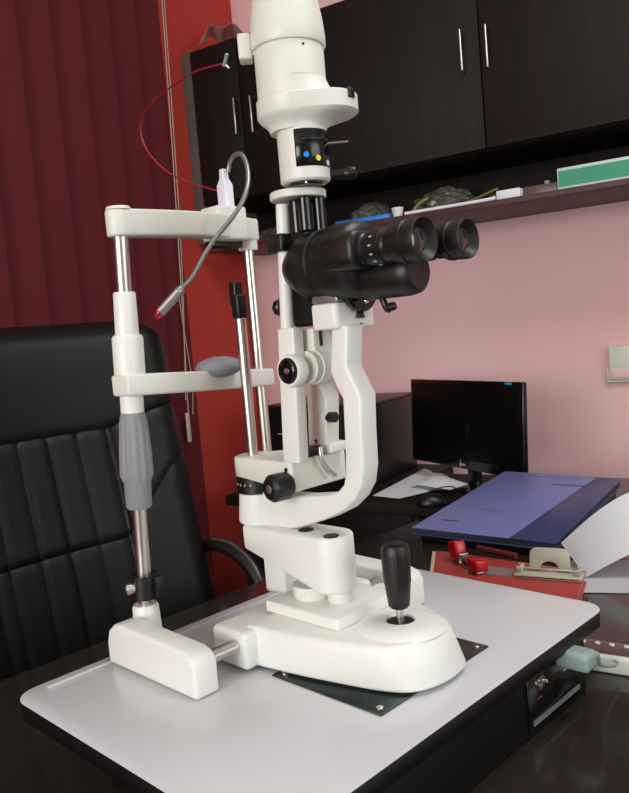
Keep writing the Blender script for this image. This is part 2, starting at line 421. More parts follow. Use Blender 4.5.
obj('joystick_shaft', cyl(j0, j0+Vector((0, 0, .0155)), .0038), chrome, js)
obj('joystick_button', lathe([(0, 0), (0, .006), (.0015, .005), (.0015, 0)], j0+Vector((0, 0, .0785))), blackp, js)
# --- stepped riser
st = obj('riser_plate', prism(rrect(.141, .247, .219, .312, .003), 'z', bz1, bz1+.012, .0015), white, sl)
obj('riser_foot', lathe([(0, 0), (0, .020), (.003, .0215), (.014, .0215), (.014, 0)], (.176, .258, bz1+.012)), white, st)
obj('riser_foot', lathe([(0, 0), (0, .012), (.003, .0135), (.014, .0135), (.014, 0)], (.212, .262, bz1+.012)), white, st)
obj('rear_column', box(.083, .118, .27, .31, bz1-.002, .985, .004), white, st)
# --- tower block
yb = .232
A = lambda px, py, y: (at((px, py), y=y).x, at((px, py), y=y).z)
zt = at((353, 540), y=yb).z
TZ = .990
tw0, tw1 = .237, .300
bmt = prism([(.086, .245), (.092, tw0), (.206, tw0)] + arc(.206, .261, .024, -90, 90, 14)[1:] + [(.206, .285), (.086, .285)], 'z', .930, TZ, .004, 3)
for v in bmt.verts:                       # undercut towards the rear column
    if v.co.z < .96 and v.co.x < .155: v.co.z = max(v.co.z, .930+.036*min(1, (.155-v.co.x)/.063))
tw = obj('tower_block', bmt, white, sl)
for p in ((306, 530), (331, 536)):
    q_ = at(p, z=TZ)
    obj('plug_cap', lathe([(0, 0), (0, .0085), (.0008, .008), (.0008, 0)], (q_.x, q_.y, TZ-.0001)), blackp, tw)
# --- pivot hub
hx, hy = at((257, 470), y=YC).x, YC
hr = .0225
zz = lambda py: at((257, py), y=YC).z
hub = obj('pivot_hub', lathe([(0, 0), (0, hr+.002), (.003, hr+.003), (zz(490)-TZ-.001, hr), (zz(490)-TZ, hr-.003), (zz(490)-TZ, 0)], (hx, hy, TZ), n=48), white, sl)
obj('angle_ring', lathe([(0, 0), (0, hr+.0005), (.001, hr+.0015), (zz(473)-zz(490)-.001, hr+.0015), (zz(473)-zz(490), hr), (zz(473)-zz(490), 0)], (hx, hy, zz(490)), n=48), blackp, hub)
for k in range(5):
    an = math.radians(-130+k*17); rr = hr+.0015
    obj('scale_mark', box(-.0008, .0008, -.0002, .0003, -.0012, .0012, rot=Matrix.Translation((hx+rr*math.cos(an), hy+rr*math.sin(an), zz(481))) @ Matrix.Rotation(an-PI/2, 4, 'Z')), lightgr, hub)
zi0, zi1 = zz(473), 1.066
# illumination arm: rounded around the hub, squared at its far end
ia = arc(hx, hy, hr+.002, 90, 270, 14)
ia = [(p[0], p[1]) for p in ia] + [(.178, .240), (.178, .325), (.12, .318)]
iab = prism([(p[0], p[1]) for p in ia], 'z', 1.033, zi1, .003)
for v in iab.verts:
    if v.co.z < 1.045: v.co.z = max(v.co.z, min(zz(473)+.0005, 1.033+(zz(473)-1.033)*min(1, max(0, (.165-v.co.x)/.035))))
iarm = obj('illumination_arm', iab, white2, sl)
obj('index_screw', lathe([(0, 0), (0, .0026), (.0006, .0024), (.0006, 0)], (A(286, 470, .24)[0], .2402, A(286, 470, .24)[1]), (0, -1, 0), n=16), blackp, iarm)
kx = at((274, 487), y=.225)
kn = obj('locking_knob', lathe([(0, 0), (0, .012), (.004, .0145), (.022, .0145), (.026, .011), (.026, 0)], (kx.x+.004, .243, kx.z-.001), (-.15, -1, 0), n=60, ribs=20, ribamp=.015, ribrange=(.003, .023)), blackp, sl)
obj('knob_screw', lathe([(0, 0), (0, .0045), (.001, .004), (.001, 0)], Vector((kx.x+.004, .243, kx.z-.001))+Vector((-.15, -1, 0)).normalized()*.026, (-.15, -1, 0), n=20), chrome, kn)
# focus test rod standing on the pivot
rp = at((251, 452), y=.262)
rt = at((239, 283), y=.262)
rx = (rp.x+rt.x)/2
rod = obj('focus_rod', cyl((rx, .262, zi1-.002), (rx, .262, at((241, 318), y=.262).z), .0062), chrome, sl)
zr = at((241, 318), y=.262).z
obj('rod_holder', box(rx-.006, rx+.006, .255, .269, zr, zr+.026, .002), blackp, rod)
obj('rod_tip', box(rx-.009, rx+.002, .256, .268, zr+.014, at((239, 281), y=.262).z, .002), blackp, rod)
# --- microscope arm
yn, yk = .250, .275
ai = [(331, 325), (330, 373), (335, 385), (342, 399), (344, 440), (345, 474), (343, 485), (337, 492), (325, 496), (303, 497), (280, 495), (262, 490)]
ao = [(262, 526), (275, 527), (290, 529), (300, 528), (325, 520), (343, 511), (354, 500), (361, 486), (363, 467), (361, 430), (360, 396), (346, 367), (347, 325)]
arm_pts = [A(p[0], p[1], yn) for p in ai+ao]
obj('microscope_arm', prism(arm_pts, 'y', yn, yk, .003), white, sl)
hd = [A(313, 305, .243), A(337, 303, .243), A(337, 331, .243), A(313, 329, .243)]
xh0, xh1, zh0, zh1 = .221, .256, 1.2, 1.2255
head = obj('head_block', prism(rrect(xh0, xh1, .243, .302, .006), 'z', zh0, zh1, .003), white, sl)
sw = at((361, 324), x=xh1)
obj('set_screw', lathe([(0, 0), (0, .0015), (.0004, .0013), (.0004, 0)], (xh1, sw.y, sw.z), (1, 0, 0), n=12), blackp, head)
# --- microscope
ym, zm = .262, 1.264
MD = Vector((1, 0, 0))
def mx(px, y=ym): return at((px, 265), y=y).x
msc = obj('microscope_body', lathe([(0, 0), (0, .018), (.002, .020), (.020, .031), (.0245, .033), (.026, .0342), (.046, .0342), (.0475, .0355), (.049, .0342), (.058, .035), (.066, .037), (.088, .037), (.096, .034), (.100, .028), (.100, 0)], (.186, ym, zm), MD, n=64), blacks, sl)
obj('objective_lens', lathe([(0, 0), (0, .016), (.001, .016), (.001, 0)], (.185, ym, zm), MD), lens_m, msc)
for y_ in (.234, .291):
    obj('prism_housing', prism(rrect(y_-.017, y_+.017, 1.252, 1.287, .012), 'x', .262, .305, .005), blacks, msc)
obj('binocular_housing', lathe([(0, 0), (0, .020), (.004, .0215), (.055, .0215), (.064, .020), (.0675, .016), (.0675, 0)], (.272, .268, 1.246), MD, n=48), blacks, msc)
obj('dovetail_plate', box(.222, .256, .246, .29, 1.2256, 1.234, .0015), mat('satin_metal', (150, 150, 146), .4, .8), msc)
pv = at((359, 300), x=.262)
obj('pivot_disc', lathe([(0, 0), (0, .022), (.003, .0238), (.008, .0238), (.010, .022), (.010, 0)], (.2565, .274, 1.2385), (1, 0, 0), n=48), blackg, msc)
obj('pivot_screw', lathe([(0, 0), (0, .003), (.0015, .0022), (.0015, 0)], (.2665, .277, 1.225), (1, 0, 0), n=16), chrome, msc)
obj('dovetail_clamp', prism([(.2705, 1.209), (.2835, 1.209), (.281, 1.2155), (.273, 1.2155)], 'x', .2562, .2585, .0005, 1), blackp, msc)
lv = [at((375, 290), x=.285), at((382, 298), x=.290), at((386, 307), x=.293), at((390, 310), x=.294)]
obj('magnification_lever', tube(lv, .0032, 12), blackp, msc)
obj('lever_tip', tube([at((386, 308), x=.293), at((394, 306), x=.295)], .0042, 12, sm=False), blackp, msc)
def eyepiece(y, x0, z, s=.87):
    o = Vector((x0, y, z))
    LP = lambda pr_: [(t, q*s) for t, q in pr_]
    e = obj('eyepiece', lathe(LP([(0, 0), (0, .015), (.008, .0165), (.010, .0145), (.012, .0145), (.014, .0185), (.030, .0185), (.031, .0165), (.034, .0165), (.036, .0150), (.040, .0150)]), o, MD, n=80, ribs=24, ribamp=.012, ribrange=(.0155, .0305)), blackp, msc)
    for k in range(5):
        an = math.radians(150+k*28); r = .0185*s
        d = Vector((0, math.cos(an), math.sin(an)*1))
        obj('scale_mark', box(-.0016, .0016, -.0008, .0008, -.0004, .0005, rot=Matrix.Translation(o+MD*.023+d*r) @ Vector((0, 0, 1)).rotation_difference(d).to_matrix().to_4x4()), lightgr, e)
    obj('eyecup', lathe(LP([(.036, 0), (.036, .0165), (.038, .0178), (.044, .0178), (.045, .0190), (.049, .0195), (.050, .0216), (.055, .0220), (.056, .0206), (.059, .0206), (.060, .0220), (.066, .0226), (.070, .0220), (.0705, .021), (.068, .0175), (.064, .0125), (.064, 0)]), o, MD, n=64), blacks, e)
    obj('eye_lens', lathe(LP([(.0642, 0), (.0642, .0115), (.0655, .006), (.0658, 0)]), o, MD, n=32), lens_m, e)
EXO = .302
eyepiece(.234, EXO, 1.269)
eyepiece(.291, EXO+.006, 1.270, .80)
# --- illumination column
yc0, yc1 = .2405, .2555
cp = [A(277, 329, yc0), A(293, 329, yc0), A(299, 463, yc0), A(283, 463, yc0)]
xc0 = (cp[0][0]+cp[3][0])/2-.0; xc1 = (cp[1][0]+cp[2][0])/2
ztop = cp[0][1]
col = obj('illumination_column', prism([(cp[3][0], zi1-.001), (cp[2][0], zi1-.001), (cp[1][0], ztop), (cp[0][0], ztop)], 'y', yc0, yc1, .0018), white, sl)
kc = at((287, 371), y=.232)
kb = obj('knob_boss', lathe([(0, 0), (0, .0155), (.012, .0168), (.014, .0160), (.014, .0135), (.0105, .013), (.0105, 0)], (kc.x+.002, .2455, kc.z), (0, -1, 0), n=56), white, col)
obj('centering_knob', lathe([(.0105, 0), (.0105, .0128), (.0155, .0128), (.017, .0115), (.0175, .010), (.016, .0085), (.016, 0)], (kc.x+.002, .2455, kc.z), (0, -1, 0), n=56), blackg, col)
obj('knob_screw', lathe([(.0158, 0), (.0158, .0035), (.0168, .003), (.0172, 0)], (kc.x+.002, .2455, kc.z), (0, -1, 0), n=24), chrome, col)
obj('knob_shaft_housing', lathe([(0, 0), (0, .017), (.008, .0172), (.009, .0185), (.020, .0185), (.021, .0165), (.058, .016), (.06, .014), (.06, 0)], (kc.x+.004, .2557, kc.z+.001), (0, 1, 0), n=48), white2, col)
obj('rear_slide', box(kc.x-.012, kc.x+.012, .262, .302, kc.z+.008, ztop-.002, .002), white2, col)
obj('slide_groove', box(kc.x+.0122, kc.x+.0130, .270, .274, kc.z+.022, ztop-.004), dkmetal, col)
yq = .286
bp_ = [A(306, 383, yq), A(313, 376, yq), A(326, 398, yq), A(326, 446, yq), A(308, 446, yq)]
br = obj('tilt_bracket', prism(bp_, 'y', yq, yq+.022, .0025), white2, sl)
sc_ = at((316, 441), y=yq)
obj('bracket_screw', lathe([(0, 0), (0, .002), (.0004, .0018), (.0004, 0)], (sc_.x, yq, sc_.z), (0, -1, 0), n=12), blackp, br)
cnx = at((334, 416), y=.30)
obj('stop_nut', box(cnx.x-.008, cnx.x-.003, .285, .297, cnx.z-.005, cnx.z+.005, .001), white, br)
obj('stop_knob', cyl((cnx.x-.003, .292, cnx.z), (cnx.x+.010, .292, cnx.z), .0058), blackp, br)
bl = at((336, 446), y=.3)
obj('bracket_foot', box(bl.x-.022, bl.x+.004, .288, .318, bl.z-.006, bl.z+.004, .002), white2, br)
lvp = [at((320, 447), x=.186), at((322, 460), x=.187), at((328, 470), x=.188), at((335, 476), x=.189)]
obj('tilt_lever', tube(lvp, .0030, 12), chrome, br)
# tilt hinge above the illumination arm
obj('hinge_block', box(.150, .176, .262, .312, zi1, zi1+.010, .002), dkmetal, br)
# --- pole and bearing cluster
pz0, pz1 = ztop-.002, at((287, 203), y=.25).z
px_, py_ = at((284, 270), y=.25).x, .25
pole = obj('light_pole', cyl((px_-.003, .25, pz0), (px_+.006, .25, pz1), .0068), white, sl)
rc = at((298, 196), y=.262)
disc_z = rc.z
obj('graduated_disc', lathe([(0, 0), (0, .0275), (.001, .0285), (.007, .0285), (.008, .0275), (.008, 0)], (rc.x, .262, disc_z-.004), n=80, ribs=0), white2, pole)
for k, (dx, dy) in enumerate(((.0, -.004), (.016, -.008), (.020, .008), (.004, .014))):
    obj('guide_rod', cyl((rc.x+dx, .262+dy, disc_z-.038), (rc.x+dx, .262+dy, disc_z-.0045), .0068), blackg, pole)
obj('collar', box(px_-.010, px_+.012, .238, .264, at((285, 252), y=.25).z, at((285, 234), y=.25).z, .002), blackp, pole)
obj('mirror_yoke', box(px_+.006, rc.x+.018, .252, .28, disc_z-.052, disc_z-.036, .003), blackp, pole)
obj('mirror_housing', box(at((291, 310), y=.27).x, px_+.03, .270, .300, ztop, disc_z-.05, .004), blackp, pole)
bk = at((278, 308), y=.29)
obj('rear_knob', lathe([(0, 0), (0, .004), (.004, .010), (.012, .010), (.014, .008), (.014, 0)], (bk.x, .290, bk.z), (.8, -.2, 0), n=8), blackp, pole)
# --- lamp head
lx, ly = at((304, 160), y=.25).x, .250
Z = lambda py: at((295, py), y=.25).z
neck = obj('lamp_neck', lathe([(0, 0), (0, .0225), (.002, .0245), (Z(134)-Z(187), .0245), (Z(128)-Z(187), .0260), (Z(124)-Z(187), .029), (Z(120)-Z(187), .030), (Z(120)-Z(187), 0)], (lx, ly, Z(187)), n=56), white2, sl)
obj('neck_collar', cyl((lx, ly, disc_z+.004), (lx, ly, Z(187)+.001), .017), blackp, neck)
obj('spacer_pin', cyl((lx+.012, ly-.012, disc_z+.004), (lx+.012, ly-.012, Z(187)+.001), .0014), chrome, neck)
# cut-out drum on the side towards the examiner
camr = math.degrees(math.atan2(CP.y-ly, CP.x-lx))
def sector(r, a0, a1, z0, z1, th):
    o = arc(lx, ly, r+th, a0, a1, 20) + arc(lx, ly, r-.002, a1, a0, 20)
    return prism(o, 'z', z0, z1, .0003, 1)
def angpx(px): # angle on the drum seen at a pixel column
    best = min(range(-80, 81), key=lambda t: abs(proj(Vector((lx+.0252*math.cos(math.radians(camr+t)), ly+.0252*math.sin(math.radians(camr+t)), Z(150))))[0]-px))
    return camr+best
def proj(p):
    v = RC.transposed() @ (p-CP); return (CX+FPX*v.x/-v.z, CY-FPX*v.y/-v.z)
d0, d1 = angpx(294), angpx(327)
zd0, zd1 = Z(174), Z(137)
dr = obj('filter_drum', sector(.0245, d0, d1+20, zd0, zd1, .0008), blackg, sl)
obj('drum_ring', sector(.0245, d0+20, d1+22, Z(149), Z(146), .0022), blackp, dr)
for px, py, m_ in ((305, 160, blue_dot), (317, 160, yel_dot), (326, 161, white)):
    an = math.radians(angpx(px)); r = .0253
    obj('filter_dot', lathe([(0, 0), (0, .0027), (.0004, .0027), (.0004, 0)], (lx+r*math.cos(an), ly+r*math.sin(an), at((px, py), y=.25).z), (math.cos(an), math.sin(an), 0), n=20), m_, dr)
an = math.radians(d1+4)
ld = Vector((math.cos(an), math.sin(an), 0)); pc = Vector((lx, ly, 0))
cr_ = Vector((.7125, .6965, 0)).normalized()
obj('aperture_pin', cyl(pc+ld*.024+Vector((0, 0, Z(150))), pc+ld*.024+cr_*.021+Vector((0, 0, Z(150))), .0012), chrome, dr)
zb = Z(181)
obj('slit_lever', tube([pc+cr_*.018+Vector((0, 0, zb)), pc+cr_*.038+Vector((0, 0, zb+.001))], .0048, 16, sm=False), blackp, neck)
obj('lever_ball', lathe([(0, 0), (.001, .005), (.006, .0066), (.012, .0055), (.014, 0)], pc+cr_*.037+Vector((0, 0, zb+.001)), cr_, n=24), blackp, neck)
# wide tray-like collar, body, cap
ox = -cr_*.006; bx_, by_ = lx+ox.x, ly+ox.y
def stad(r, ext, n=24):
    e = cr_*ext; a0 = math.degrees(math.atan2(cr_.y, cr_.x))
    o = [(bx_+e.x+p[0], by_+e.y+p[1]) for p in arc(0, 0, r*.97, a0-90, a0+90, n)]
    return o + [(bx_+p[0], by_+p[1]) for p in arc(0, 0, r, a0+90, a0+270, n)]
def loft(levels):
    bm = BM(); rings = [[bm.verts.new((x, y, z)) for x, y in pts] for z, pts in levels]
    for i in range(len(rings)-1):
        n = len(rings[i])
        for j in range(n): bm.faces.new((rings[i][j], rings[i][(j+1) % n], rings[i+1][(j+1) % n], rings[i+1][j]))
    bm.faces.new(rings[0][::-1]); bm.faces.new(rings[-1])
    return finish(bm, smooth=35)
tray = obj('lamp_tray', loft([(Z(135), stad(.0245, .006)), (Z(131), stad(.0255, .0075)), (Z(127), stad(.0285, .012)), (Z(123.5), stad(.0325, .019)), (Z(121), stad(.0345, .026)), (Z(119), stad(.0358, .028)), (Z(103), stad(.0358, .028)), (Z(102), stad(.0348, .028)), (Z(101.6), stad(.0330, .026)),
    (Z(100.5), stad(.0338, .012)), (Z(98), stad(.0338, .008)), (Z(92), stad(.0338, .004)), (Z(84), stad(.0338, .001)), (Z(80), stad(.0338, 0))]), white2, sl)
NA = math.atan2(cr_.y, cr_.x)-math.radians(38)
obj('tray_notch', box(-.0050, .0050, -.001, .0010, -.0050, .0045, .0004, 1, rot=Matrix.Translation(Vector((bx_, by_, Z(105)))+cr_*.028+Vector((math.cos(NA), math.sin(NA), 0))*.0345) @ Matrix.Rotation(NA-PI/2, 4, 'Z')), blackp, tray)
lh = obj('lamp_housing', lathe([(0, 0), (0, .0337), (Z(52)-Z(85), .0337), (Z(50)-Z(85), .0325), (Z(50)-Z(85), 0)], (bx_, by_, Z(85)), n=64), white2, sl)
obj('lamp_cap', lathe([(0, 0), (0, .0352), (.002, .0362), (.010, .0362), (.026, .0348), (.044, .0318), (.058, .0275), (.066, .021), (.068, 0)], (bx_, by_, Z(50)), n=64), white2, lh)
cbx = Vector((bx_, by_, 0))-cr_*.0415
obj('connector_box', box(-.0065, .0065, -.010, .010, Z(58), Z(31), .0025, rot=Matrix.Translation(cbx) @ Matrix.Rotation(math.atan2(cr_.y, cr_.x), 4, 'Z')), white2, lh)
obj('connector_neck', box(-.004, .010, -.007, .007, Z(54), Z(37), .001, rot=Matrix.Translation(cbx) @ Matrix.Rotation(math.atan2(cr_.y, cr_.x), 4, 'Z')), white2, lh)
s1 = at((315, 49), y=.222)
obj('vent_pin', lathe([(0, 0), (0, .0014), (.0006, .0012), (.0006, 0)], (Vector((bx_+.0336*math.cos(math.radians(camr+25)), by_+.0336*math.sin(math.radians(camr+25)), Z(56)))), (math.cos(math.radians(camr+25)), math.sin(math.radians(camr+25)), 0), n=12), dkmetal, lh)

# ================================================================== FIXATION LAMP ON THE FOREHEAD BAR
gx = .036
up = at((226, 200), y=.328)
fl = thing('gooseneck_lamp', 'grey gooseneck fixation lamp with red tip plugged into forehead bar', 'lamp', (up.x, .328, zb1+.014))
zt_ = zb1+.014
ux = up.x
obj('plug_shell', loft([(zt_, rrect(ux-.009, ux+.009, .321, .335, .003)), (at((227, 185), y=.328).z, rrect(ux-.009, ux+.009, .321, .335, .003)), (at((227, 178), y=.328).z, rrect(ux-.005, ux+.005, .323, .333, .003)), (at((228, 168), y=.328).z, rrect(ux-.0045, ux+.0045, .3235, .3325, .003))]), silverw, fl)
gpts = [((228, 172), .328), ((230, 162), .328), ((235, 155), .325), ((242, 155), .318), ((247, 166), .308), ((248, 182), .296), ((243, 200), .283), ((232, 218), .270), ((218, 235), .256), ((205, 254), .242), ((193, 276), .228), ((181, 289), .215)]
gpts = [at(p, y=y) for p, y in gpts]
obj('gooseneck', tube(gpts, .0027, 12), chrome if 0 else mat('gooseneck_grey', (150, 150, 146), .35, .6), fl)
t0 = gpts[-1]; t1 = at((160, 312), y=.195)
obj('lamp_tube', tube([t0+(t0-t1)*.08, t0, t0+(t1-t0)*.25, t1], lambda t: .0035 if t < .15 else .0058 if t < .5 else .0062, 20), chrome, fl)
dd = (t1-t0).normalized()
obj('red_tip', lathe([(0, 0), (0, .0060), (.003, .0060), (.008, .004), (.010, 0)], t1, dd, n=24), glassred, fl)
# red supply wire from the USB plug to the lamp head
wp = [((221, 192), .328), ((204, 187), .33), ((185, 181), .335), ((165, 170), .34), ((148, 152), .345), ((141, 134), .345), ((143, 116), .34), ((156, 99), .33), ((175, 84), .31), ((197, 71), .29), ((222, 64), .275)]
tag(obj('supply_wire', tube([at(p, y=y) for p, y in wp], .0011, 8), redwire), 'thin red wire looping from lamp plug up to the lamp head', 'wire')
lw = at((226, 60), y=.273)
cn = thing('wire_connector', 'small pale green wire connector beside the lamp head', 'connector', lw)
obj('connector_sleeve', tube([at((224, 66), y=.274), at((227, 54), y=.272)], .0020, 10, sm=False), plugm, cn)
obj('wire_tail', tube([at((224, 63), y=.274), at((229, 68), y=.276)], .0011, 8, sm=False), white2, cn)

# ================================================================== CHAIR
ch = thing('office_chair', 'black leather high-backed office chair behind the desk', 'chair', (-.62, .30, 0))
zt2, zl = 1.235, .60
def bx(z): return -.46-.14*(z-.6)/.64
def bw(z): t = (z-.6)/.64; return .258+.012*t
ycn = .318
def backsurf(u, v, off=0):
    z = .58+(zt2-.58)*v
    half = bw(z)
    e = max(0, v-.95)/.05; half -= .030*e*e
    y = ycn+half*(2*u-1)
    s = (2*u-1)
    x = bx(z)+.035*s*s
    # quilting
    q = 0
    VS, V2 = .716, .405
    so = max(0, abs(s)-.48)
    vs1, vs2 = VS+so*.10, V2+so*.42
    if v < vs1 and abs(s) < .50:
        k_ = (y-ycn-.008)/.057; ph = k_-math.floor(k_); q = -.006*math.exp(-(min(ph, 1-ph)/.07)**2)
    if abs(abs(s)-.52) < .06: q = min(q, -.007*math.exp(-((abs(s)-.52)/.018)**2)) if v < vs1 else q
    q = min(q, -.011*math.exp(-((v-vs1)/.010)**2), -.009*math.exp(-((v-vs2)/.009)**2))
    if v > vs1: q += .010*math.sin(PI*min(1, (v-vs1)/(1-vs1)))
    ed = min(u, 1-u)/.06
    if ed < 1: q -= .022*(1-ed)**2
    if v > .96: q -= .03*((v-.96)/.04)**2
    return (x+q+off, y, z)
def cb_(u, v): return backsurf(u, v)
obj('backrest', sheet(lambda u, v: backsurf(u, v), 90, 110, -.0) if 0 else sheet(lambda u, v: backsurf(u, v), 90, 110, .02), leather, ch)
obj('back_shell', sheet(lambda u, v: (bx(.58+(zt2-.6)*v)-.045+.035*(2*u-1)**2, ycn+(bw(.7)-.02)*(2*u-1), .58+(zt2-.60)*v), 24, 24, .02), blackp, ch)
def pip(s):
    out = []
    for i in range(30):
        v = i/29*.96; x, y, z = backsurf(.5+s*.5, v); out.append((x+.004, y, z))
    return out
obj('side_piping', tube(pip(1), .0055, 8, 2), leather, ch)
obj('side_piping', tube(pip(-1), .0055, 8, 2), leather, ch)
obj('seat', box(-.47, .03-.33, ycn-.25, ycn+.25, .44, .55, .035, 4), leather, ch)
def armrest(s):
    y = ycn+s*.285
    ps = [(-.53, y-.0*s, .775), (-.48, y+.015*s, .790), (-.42, y+.02*s, .785), (-.36, y+.02*s, .750), (-.325, y+.015*s, .69), (-.32, y+.01*s, .60), (-.37, y-.02*s, .49)]
    a = obj('armrest', tube(ps, .014, 14), blackp, ch)
    obj('arm_trim', tube([(p[0]+.005, p[1]-.002*s, p[2]+.013) for p in ps[1:5]], .0035, 8), mat('arm_trim_grey', (90, 90, 88), .3, .5), a)
armrest(1); armrest(-1)
obj('gas_column', cyl((-.45, ycn, .09), (-.45, ycn, .44), .028), chrome, ch)
for k in range(5):
    an = 2*PI*k/5+.3
    l = obj('base_leg', tube([(-.45, ycn, .10), (-.45+.15*math.cos(an), ycn+.15*math.sin(an), .09), (-.45+.27*math.cos(an), ycn+.27*math.sin(an), .065)], .017, 10, 4), blackp, ch)
    obj('caster', cyl((-.45+.27*math.cos(an)-.015*math.sin(an), ycn+.27*math.sin(an)+.015*math.cos(an), .028), (-.45+.27*math.cos(an)+.015*math.sin(an), ycn+.27*math.sin(an)-.015*math.cos(an), .028), .027), blackp, l)

# ================================================================== VERTICAL BLIND ON THE RED WALL
vb = thing('vertical_blind', 'dark red fabric vertical blind covering the left wall', 'blind', (-.87, .2, .3), room=True)
yy = 1.318; k = 0
while yy > -.9:
    yc = yy-.052
    def slat(u, v, yc=yc, k=k):
        a = math.radians(14); s = (u-.5)*.112
        return (-.866+s*math.sin(a)*1.0+.005*math.cos(PI*(u-.5)), yc+s*math.cos(a), .32+2.36*v)
    obj('slat', sheet(slat, 8, 2, .0015), blindm, vb, room=True)
    yy -= .102; k += 1
obj('head_rail', box(-.895, -.84, -.95, 1.33, 2.68, 2.72, .003), white2, vb, room=True)
for p0, p1, p2 in (((162, 0), (177, 220), (190, 440)), ((164, 0), (180, 230), (186, 400))):
    a0 = rat(p0, x=-.835); b0 = rat(p1, x=-.835); c0 = rat(p2, x=-.835)
    a0 = b0+(a0-b0)*1.25
    obj('cord', tube([a0, b0, c0], .0016, 8), cord_m, vb, room=True)
a0 = rat((181, 325), x=-.83); b0 = rat((188, 410), x=-.83)
a0 = rat((178, 290), x=-.835); b0 = rat((192, 380), x=-.83); c0 = rat((193, 415), x=-.83)
obj('cord', tube([a0, rat((184, 330), x=-.832), b0, c0], .0012, 8), cord_m, vb, room=True)
w0 = rat((190, 442), x=-.835); w1 = rat((190, 412), x=-.835)
obj('cord_weight', box(w0.x-.004, w0.x+.004, w0.y-.006, w0.y+.006, w0.z, w1.z, .002), beige, vb, room=True)

# ================================================================== WALL CUPBOARDS AND SHELF
wc = thing('wall_cupboard', 'long dark wood wall cupboard with slim handles on pink wall', 'cupboard', (-.2, 1.6, 1.612), room=True)
obj('cabinet_body', box(-.860, 1.75, 1.468, 1.749, 1.612, 2.075, .002), cabm, wc, room=True)
xs = [-.858, -.680, .046-.0, .76, 1.45]
xs = [-.858, -.683, -.27, .046, .40, .75]
seams = [-.858, -.683, .046, .775, 1.2, 1.745]
hh = [(237, -1), (252, 1), (461, -1), (486, 1)]
doors = []
for i in range(len(seams)-1):
    d = obj('door', box(seams[i]+.0015, seams[i+1]-.0015, 1.45, 1.466, 1.614, 2.073, .0015, 2), cabm, wc, room=True)
    doors.append(d)
def handle(par, x, z0, z1):
    h = tube([(x, 1.45, z0), (x, 1.428, z0), (x, 1.428, z1), (x, 1.45, z1)], .0038, 10, sm=False)
    obj('handle', h, chrome, par, room=True)
for p0, p1, i in (((235, 98), (235, 134), 0), ((251, 96), (252, 132), 1), ((461, 30), (461, 71), 1), ((486, 25), (487, 67), 2)):
    a0 = rat(p0, y=1.43); b0 = rat(p1, y=1.43)
    handle(doors[i], (a0.x+b0.x)/2, b0.z, a0.z)
obj('back_panel', box(-.86, 1.75, 1.738, 1.7485, 1.4865, 1.6115, .001), cabm, wc, room=True)
# shelf under the cupboards
tag(obj('wall_shelf', box(-.86, 1.75, 1.455, 1.749, 1.471, 1.486, .0015), shelfm, room=True), 'long narrow dark red-brown wall shelf below the cupboards', 'shelf')
SZ = 1.486
def rbox(name, x0, x1, y0, y1, z0, z1, m, label, cat, bev=.002, rot=0, group=None):
    cx, cy = (x0+x1)/2, (y0+y1)/2
    R = Matrix.Translation((cx, cy, 0)) @ Matrix.Rotation(rot, 4, 'Z') @ Matrix.Translation((-cx, -cy, 0))
    return tag(obj(name, box(x0, x1, y0, y1, z0, z1, bev, 2, rot=R), m, room=True), label, cat, group)
sx = lambda px, y=1.48: rat((px, 200), y=y).x
# green long box with white edges
g = thing('green_box', 'long green and white carton at the right end of the shelf', 'box', (.32, 1.55, SZ), room=True)
gx0, gx1 = sx(559), sx(559)+.30
obj('carton', box(gx0, gx1, 1.475, 1.60, SZ+.0005, SZ+.052, .001, 2), mat('white_card', (190, 205, 200), .5), g, room=True)
obj('green_face', box(gx0+.003, gx1-.003, 1.4742, 1.4748, SZ+.008, SZ+.045), green, g, room=True)
rbox('brown_box', sx(521), sx(557), 1.50, 1.58, SZ+.0005, SZ+.026, brown, 'small flat brown box left of the green carton', 'box')
rbox('white_box', sx(497), sx(521), 1.475, 1.54, SZ+.0005, SZ+.024, paper, 'small white carton on the middle of the shelf', 'box')
rbox('blue_tray', sx(336), sx(390), 1.462, 1.56, SZ+.0005, SZ+.013, bluep, 'bright blue flat plastic tray behind the eyepieces', 'tray', rot=.03)
def blob(name, cx, cy, cz, rx_, ry_, rz_, m, label, cat, seed, amp=.25, parts=None, group=None):
    bm = BM(); bmesh.ops.create_icosphere(bm, subdivisions=4, radius=1)
    rnd = random.Random(seed); fs = [(Vector((rnd.uniform(-1, 1), rnd.uniform(-1, 1), rnd.uniform(-1, 1)))*(3+1.1*i_), rnd.uniform(0, 6)) for i_ in range(9)]
    for v in bm.verts:
        d = 1+amp*sum(abs(math.sin(v.co.dot(f)+p))-.5 for f, p in fs)/3.6
        v.co = v.co*d; 
        if v.co.z < -.75: v.co.z = -.75
    zmin = min(v.co.z for v in bm.verts)
    bm.transform(Matrix.Translation((cx, cy, cz)) @ Matrix.Diagonal((rx_, ry_, rz_, 1)) @ Matrix.Translation((0, 0, -zmin)))
    return tag(obj(name, finish(bm, smooth=25), m, room=True), label, cat, group)
blob('polythene_bag', sx(352), 1.60, SZ+.0005, .052, .06, .038, bag, 'crumpled clear polythene bag behind the blue tray', 'bag', 3)
blob('polythene_bag', sx(428), 1.60, SZ+.0005, .080, .06, .040, bag, 'crumpled clear bag with olive band between blue tray and white box', 'bag', 5)
blob('polythene_bag', sx(484), 1.62, SZ+.0005, .030, .04, .024, bag, 'small crumpled clear bag just left of the white carton', 'bag', 9)
tag(obj('olive_strap', tube([(sx(408), 1.50, SZ+.006), (sx(415), 1.505, SZ+.03), (sx(424), 1.51, SZ+.042)], .005, 8), olive, room=True), 'olive green strap over the clear polythene bag', 'strap')
